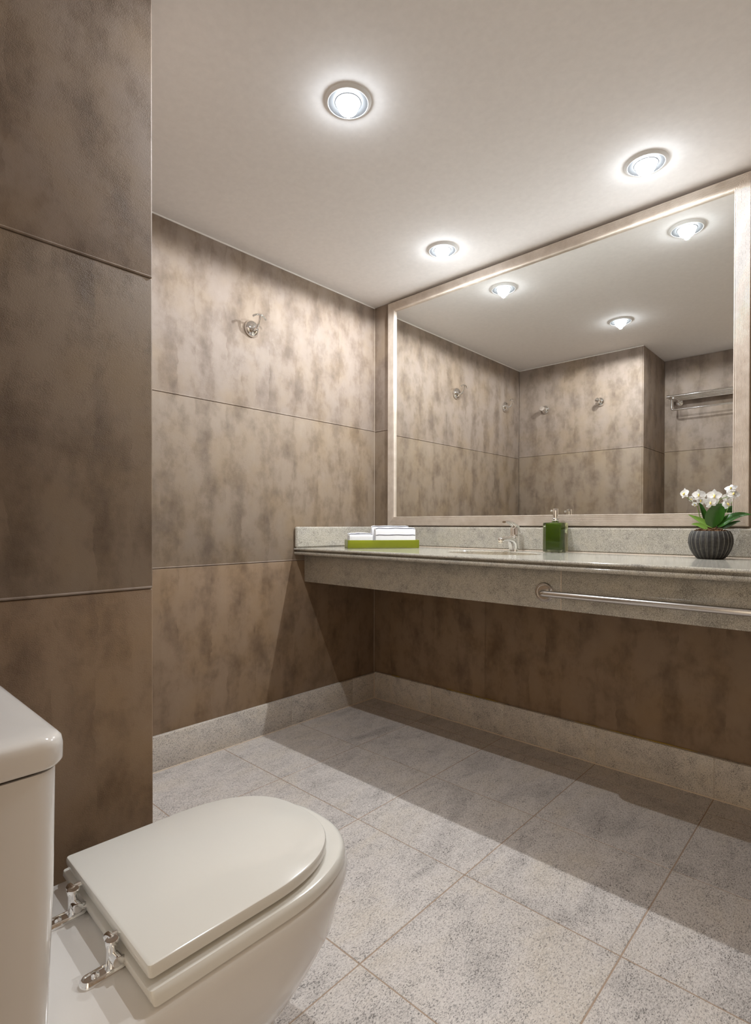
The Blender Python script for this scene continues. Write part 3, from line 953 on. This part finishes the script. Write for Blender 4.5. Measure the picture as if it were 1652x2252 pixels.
        put('lip', lipm, fo)
    v = view
    lf = Vector((-0.75, -0.6, 0))
    flower(V(-0.0840, -0.0120, 0.2456), v * 0.45 + lf * 0.9 + Vector((0, 0, .15)), 0.15, 0.92)
    flower(V(-0.0395, 0.0000, 0.2393), v + lf * 0.12 + Vector((0, 0, .25)), 0.1, 1.0)
    flower(V(-0.0335, 0.0080, 0.2189), v + Vector((0, 0, -.2)), -0.3, 0.80)
    flower(V(0.0119, -0.0060, 0.2338), v + side * 0.1 + Vector((0, 0, .2)), -0.05, 1.12)
    flower(V(0.0024, -0.0160, 0.2086), v + lf * 0.3 + Vector((0, 0, -.1)), 0.3, 0.90)
    flower(V(0.0634, 0.0000, 0.2587), v * 0.7 + lf * 0.4 + Vector((0, 0, .9)), 0.2, 0.95)
    flower(V(0.0718, -0.0080, 0.2382), v * 0.6 + side * 0.5 + lf * 0.3 + Vector((0, 0, .3)), -0.5, 0.98)
    flower(V(0.0531, -0.0120, 0.2040), v * 0.7 + side * 0.5 + Vector((0, 0, -.1)), 0.5, 0.92)
    flower(V(-0.0623, -0.0060, 0.2244), v * 0.5 + lf * 0.8 + Vector((0, 0, -.3)), 0.8, 0.58)
    flower(V(-0.0524, -0.0020, 0.2036), v * 0.6 + lf * 0.5 + Vector((0, 0, -.6)), 0.4, 0.50)
make_orchid()

# ------------------------------------------------------------------ hooks and knobs
def make_hook(y, z, label):
    r = empty('robe_hook', (0, y, z))
    r.scale = (1.38, 1.38, 1.38)
    tag(r, label, 'hook', 'robe hooks on the left wall')
    obj('rosette', lathe(B(), [(0, 0.0), (0.0275, 0.0), (0.0300, 0.003), (0.0290, 0.009), (0.024, 0.0155), (0.015, 0.0205), (0.006, 0.022), (0, 0.0222)], 36, axis_mtx((0, 0, 0), (1, 0, 0))), M['chrome'], r, 60)
    bm = B()
    tube(bm, bez((0.014, 0, -0.004), (0.040, 0, -0.008), (0.050, 0, 0.004), (0.054, 0, 0.034), 12), [0.0062, 0.006, 0.0056, 0.0052, 0.005, 0.0048, 0.0046, 0.0044, 0.0042, 0.004, 0.004, 0.004, 0.004], 12)
    arm = obj('arm', bm, M['chrome'], r, 60)
    bm = B()
    pts = bez((0.051, -0.025, 0.028), (0.056, -0.011, 0.040), (0.056, 0.011, 0.040), (0.051, 0.025, 0.028), 14)
    tube(bm, pts, [0.0028] + [0.0033] * 13 + [0.0028], 12)
    for e in (pts[0], pts[-1]):
        bmesh.ops.create_uvsphere(bm, u_segments=12, v_segments=8, radius=0.0042, matrix=Matrix.Translation(e))
    obj('cross_bar', bm, M['chrome'], arm, 60)
make_hook(-0.9005, 2.0330, 'chrome double robe hook in full view on the left wall')
make_hook(-1.6110, 2.0480, 'chrome double robe hook seen only in the mirror, close to the inner corner')

def make_knob(x, z, label):
    r = empty('wall_peg', (x, YP, z))
    r.scale = (1.25, 1.25, 1.25)
    tag(r, label, 'hook', 'chrome wall pegs seen in the mirror')
    obj('rosette', lathe(B(), [(0, 0.0), (0.026, 0.0), (0.028, 0.003), (0.027, 0.010), (0.022, 0.018), (0.014, 0.023), (0, 0.025)], 36, axis_mtx((0, 0, 0), (0, 1, 0))), M['chrome'], r, 60)
    obj('peg_stem', lathe(B(), [(0, 0.018), (0.013, 0.018), (0.0135, 0.030), (0.0155, 0.046), (0.0165, 0.056), (0.0150, 0.060), (0, 0.061)], 32, axis_mtx((0, 0, 0), (0, 1, 0))), M['chrome'], r, 45)
make_knob(0.2450, 2.031, 'chrome wall peg reflected in the mirror, nearer the inner wall corner')
make_knob(0.6970, 2.028, 'chrome wall peg reflected in the mirror, nearer the pier edge')

# ------------------------------------------------------------------ towel rack behind the toilet
def make_rack():
    x0, x1, z = 1.075, 1.655, 2.066
    r = empty('towel_rack', (0, 0, 0))
    tag(r, 'chrome hotel towel rack with shelf bars and a lower rail, reflected in the mirror', 'towel rack')
    for y in (-2.385, -2.330, -2.275, -2.220):
        obj('shelf_bar', tube(B(), [(x0, y, z), (x1, y, z)], 0.0102, 14), M['chrome'], r, 60)
    for x in (x0 + 0.045, x1 - 0.045):
        obj('flange', cyl(B(), (x, YR, z - 0.022), (0, 1, 0), 0.027, 0.010, 28, 0.003), M['chrome'], r)
        bm = B()
        tube(bm, [(x, YR + 0.006, z - 0.014), (x, -2.36, z - 0.0125), (x, -2.214, z - 0.0125)], 0.0065, 12)
        br = obj('bracket', bm, M['chrome'], r, 60)
        bm = B()
        tube(bm, [(x - 0.02, -2.262, z - 0.014), (x - 0.02, -2.262, z - 0.085)] + arc((x - 0.006, -2.262, z - 0.085), 0.014, PI, 1.5 * PI, 5, (1, 0, 0), (0, 0, 1))[1:], 0.0065, 12)
        obj('hanger', bm, M['chrome'], br, 60)
    obj('lower_rail', tube(B(), [(x0 + 0.034, -2.262, z - 0.099), (x1 - 0.045, -2.262, z - 0.099)], 0.007, 14), M['chrome'], r, 60)
make_rack()

# ------------------------------------------------------------------ toilet
TX = 1.3475
def dshape(hw, yb, ys, yf, p=2.6, rc=0.0, n=22, taper=0.0):
    """outline: straight back at yb, straight sides to ys, superellipse front to yf"""
    pts = []
    back = []
    if rc > 0:
        for i in range(5):
            a = PI / 2 * i / 4
            back.append((hw - taper * 0 - rc + rc * math.sin(a), yb + rc - rc * math.cos(a)))
    else:
        back = [(hw, yb)]
    right = list(back)
    for i in range(1, 4):
        t = i / 4
        right.append((hw - taper * t, back[-1][1] + (ys - back[-1][1]) * t))
    hf = hw - taper
    for i in range(n):
        a = PI / 2 * i / n
        c, s = math.cos(a) ** (2 / p), math.sin(a) ** (2 / p)
        right.append((hf * c, ys + (yf - ys) * s))
    left = [(-x, y) for x, y in right[::-1]]
    return right + [(0.0, yf)] + left

def make_toilet():
    r = empty('toilet', (TX, YR, 0))
    tag(r, 'white close-coupled toilet with its ivory lid down, beside the leather pier', 'toilet')
    oy = YR
    f = lambda y: y - oy           # world y -> local
    # bowl body
    bm = B()
    spec = [  # z, half width, back y, side end y, front y, exponent
        (0.000, 0.108, -2.340, -1.93, -1.770, 2.3), (0.015, 0.106, -2.340, -1.93, -1.772, 2.3), (0.06, 0.098, -2.335, -1.93, -1.780, 2.2), (0.105, 0.098, -2.335, -1.93, -1.780, 2.2),
        (0.14, 0.121, -2.340, -1.93, -1.757, 2.2), (0.175, 0.149, -2.350, -1.92, -1.724, 2.2), (0.22, 0.172, -2.360, -1.92, -1.690, 2.25), (0.27, 0.190, -2.375, -1.91, -1.658, 2.3),
        (0.32, 0.196, -2.385, -1.90, -1.642, 2.3), (0.355, 0.2025, -2.39, -1.89, -1.629, 2.35), (0.372, 0.2035, -2.39, -1.89, -1.628, 2.35), (0.381, 0.201, -2.388, -1.89, -1.631, 2.35), (0.386, 0.194, -2.382, -1.89, -1.639, 2.35)]
    loops = []
    for z, hw, yb, ys, yf, p in spec:
        loops.append([(x, f(y), z) for x, y in dshape(hw, yb, ys, yf, p, 0.03)])
    loft(bm, loops)
    obj('bowl', bm, M['porcelain'], r, 60)
    # tank
    def rbox(z, hx, y0, y1, rc, n=8):
        out = []
        for cx_, cy_, a0 in ((hx - rc, y1 - rc, 0), (-hx + rc, y1 - rc, PI / 2), (-hx + 0.006, y0 + 0.006, PI), (hx - 0.006, y0 + 0.006, 1.5 * PI)):
            rr = rc if cy_ > (y0 + y1) / 2 else 0.006
            for i in range(n + 1):
                a = a0 + PI / 2 * i / n
                out.append((cx_ + rr * math.cos(a), cy_ + rr * math.sin(a), z))
        return out
    b0 = 0.004
    bm = B()
    loft(bm, [rbox(0.384, 0.170, b0, f(-2.236), 0.03), rbox(0.41, 0.174, b0, f(-2.230), 0.03), rbox(0.60, 0.1785, b0, f(-2.2235), 0.03), rbox(0.757, 0.1800, b0, f(-2.2215), 0.03)])
    obj('tank', bm, M['porcelain'], r, 50)
    bm = B()
    loft(bm, [rbox(0.7575, 0.176, b0, f(-2.226), 0.03), rbox(0.7605, 0.1785, b0, f(-2.223), 0.03)])
    obj('tank_gap_shade', bm, M['tankdark'], r, 50)  # dark strip painting the shade in the gap under the tank lid
    bm = B()
    lz = [(0.7605, 0.180, -2.2215), (0.762, 0.1845, -2.217), (0.767, 0.1865, -2.2145), (0.786, 0.1865, -2.2145), (0.794, 0.1850, -2.2160), (0.7985, 0.181, -2.220), (0.801, 0.174, -2.227), (0.8025, 0.150, -2.246), (0.8030, 0.12, -2.27)]
    loft(bm, [rbox(z, hx, b0, f(yf), 0.030 if hx > 0.15 else 0.03) for z, hx, yf in lz])
    tl = obj('tank_lid', bm, M['porcelain'], r, 50)
    obj('flush_button', lathe(B(), [(0, 0.8028), (0.024, 0.8028), (0.024, 0.8055), (0.021, 0.8066), (0.0195, 0.8052), (0, 0.8052)], 32, Matrix.Translation((0, 0.085, 0))), M['chrome'], tl)
    # seat and lid, skewed a touch on their hinges
    yh = -2.108
    R = Matrix.Translation((0, f(yh), 0)) @ Matrix.Rotation(math.radians(-1.3), 4, 'Z')
    def slab(zs, yb=0.0):
        bm = B()
        lp = []
        for z, hw, yb_, ys, yf, p in zs:
            lp.append([R @ Vector((x, y, z)) for x, y in dshape(hw, yb_, ys, yf, p, 0.006, taper=0.003)])
        return loft(bm, lp)
    obj('seat', slab([(0.3885, 0.1960, 0.004, 0.20, 0.468, 2.45), (0.390, 0.1990, 0.001, 0.20, 0.4710, 2.45), (0.400, 0.1985, -0.003, 0.20, 0.4700, 2.45), (0.4075, 0.1955, -0.003, 0.20, 0.4660, 2.45),
                      (0.4105, 0.1930, -0.003, 0.20, 0.4620, 2.45), (0.4118, 0.188, -0.001, 0.20, 0.4560, 2.45)]), M['seat'], r, 30)
    obj('lid', slab([(0.4195, 0.1800, 0.005, 0.19, 0.4160, 2.5), (0.4205, 0.1830, 0.001, 0.19, 0.4195, 2.5), (0.4300, 0.1840, -0.001, 0.19, 0.4205, 2.5), (0.4362, 0.1835, -0.001, 0.19, 0.4195, 2.5),
                     (0.4389, 0.1822, 0.000, 0.19, 0.4175, 2.5), (0.4400, 0.1800, 0.002, 0.19, 0.4145, 2.5)]), M['seat'], r, 30)
    for bx_ in (-0.10, 0.10):
        for by_ in (0.10, 0.30):
            obj('bumper', cyl(B(), R @ Vector((bx_, by_, 0.4110)), (0, 0, 1), 0.009, 0.009, 14), M['seat'], r)
            obj('bumper', cyl(B(), R @ Vector((bx_ * 1.45, by_, 0.3855)), (0, 0, 1), 0.007, 0.0035, 14), M['seat'], r)
    # hinges
    for sx in (-1, 1):
        x, y = sx * 0.083, f(-2.136)
        bm = B()
        def oval(z, a, b, n=28):
            out = []
            for i in range(n):
                t = 2 * PI * i / n
                out.append((x + a * math.cos(t), y + (b - a) * (1 if math.sin(t) > 0 else -1) * (abs(math.sin(t)) > 1e-6) + a * math.sin(t), z))
            return out
        loft(bm, [oval(0.3855, 0.0130, 0.034), oval(0.3875, 0.0135, 0.0345), oval(0.3920, 0.0125, 0.0335), oval(0.3945, 0.0098, 0.0308), oval(0.3945, 0.0085, 0.029), oval(0.3925, 0.0075, 0.028)])
        hg = obj('hinge', bm, M['chrome'], r, 40)
        obj('screw', lathe(B(), [(0, 0.392), (0.0058, 0.392), (0.0058, 0.3945), (0.0035, 0.3965), (0, 0.397)], 16, Matrix.Translation((x, y - 0.012, 0))), M['chrome'], hg)
        bm = B()
        lathe(bm, [(0, 0.392), (0.0105, 0.392), (0.0088, 0.397), (0.0082, 0.404), (0.0082, 0.424), (0.0098, 0.427), (0.0098, 0.433), (0.0088, 0.434), (0, 0.4335)], 24, Matrix.Translation((x, y + 0.012, 0)))
        obj('post', bm, M['chrome'], hg, 40)
        bm = B()
        cyl(bm, (x - 0.020, y + 0.013, 0.428), (1, 0, 0), 0.0072, 0.016, 20, 0.001)
        tube(bm, [(x - 0.014, y + 0.014, 0.428), (x - 0.014, f(-2.1065), 0.428)], 0.0055, 14)
        obj('lid_arm', bm, M['chrome'], hg, 40)
        bm = B()
        cyl(bm, (x + 0.003, y + 0.013, 0.410), (1, 0, 0), 0.0082, 0.019, 20, 0.001)
        tube(bm, [(x + 0.015, y + 0.014, 0.408), (x + 0.015, f(-2.1065), 0.405)], 0.0055, 14)
        obj('seat_arm', bm, M['chrome'], hg, 40)
make_toilet()
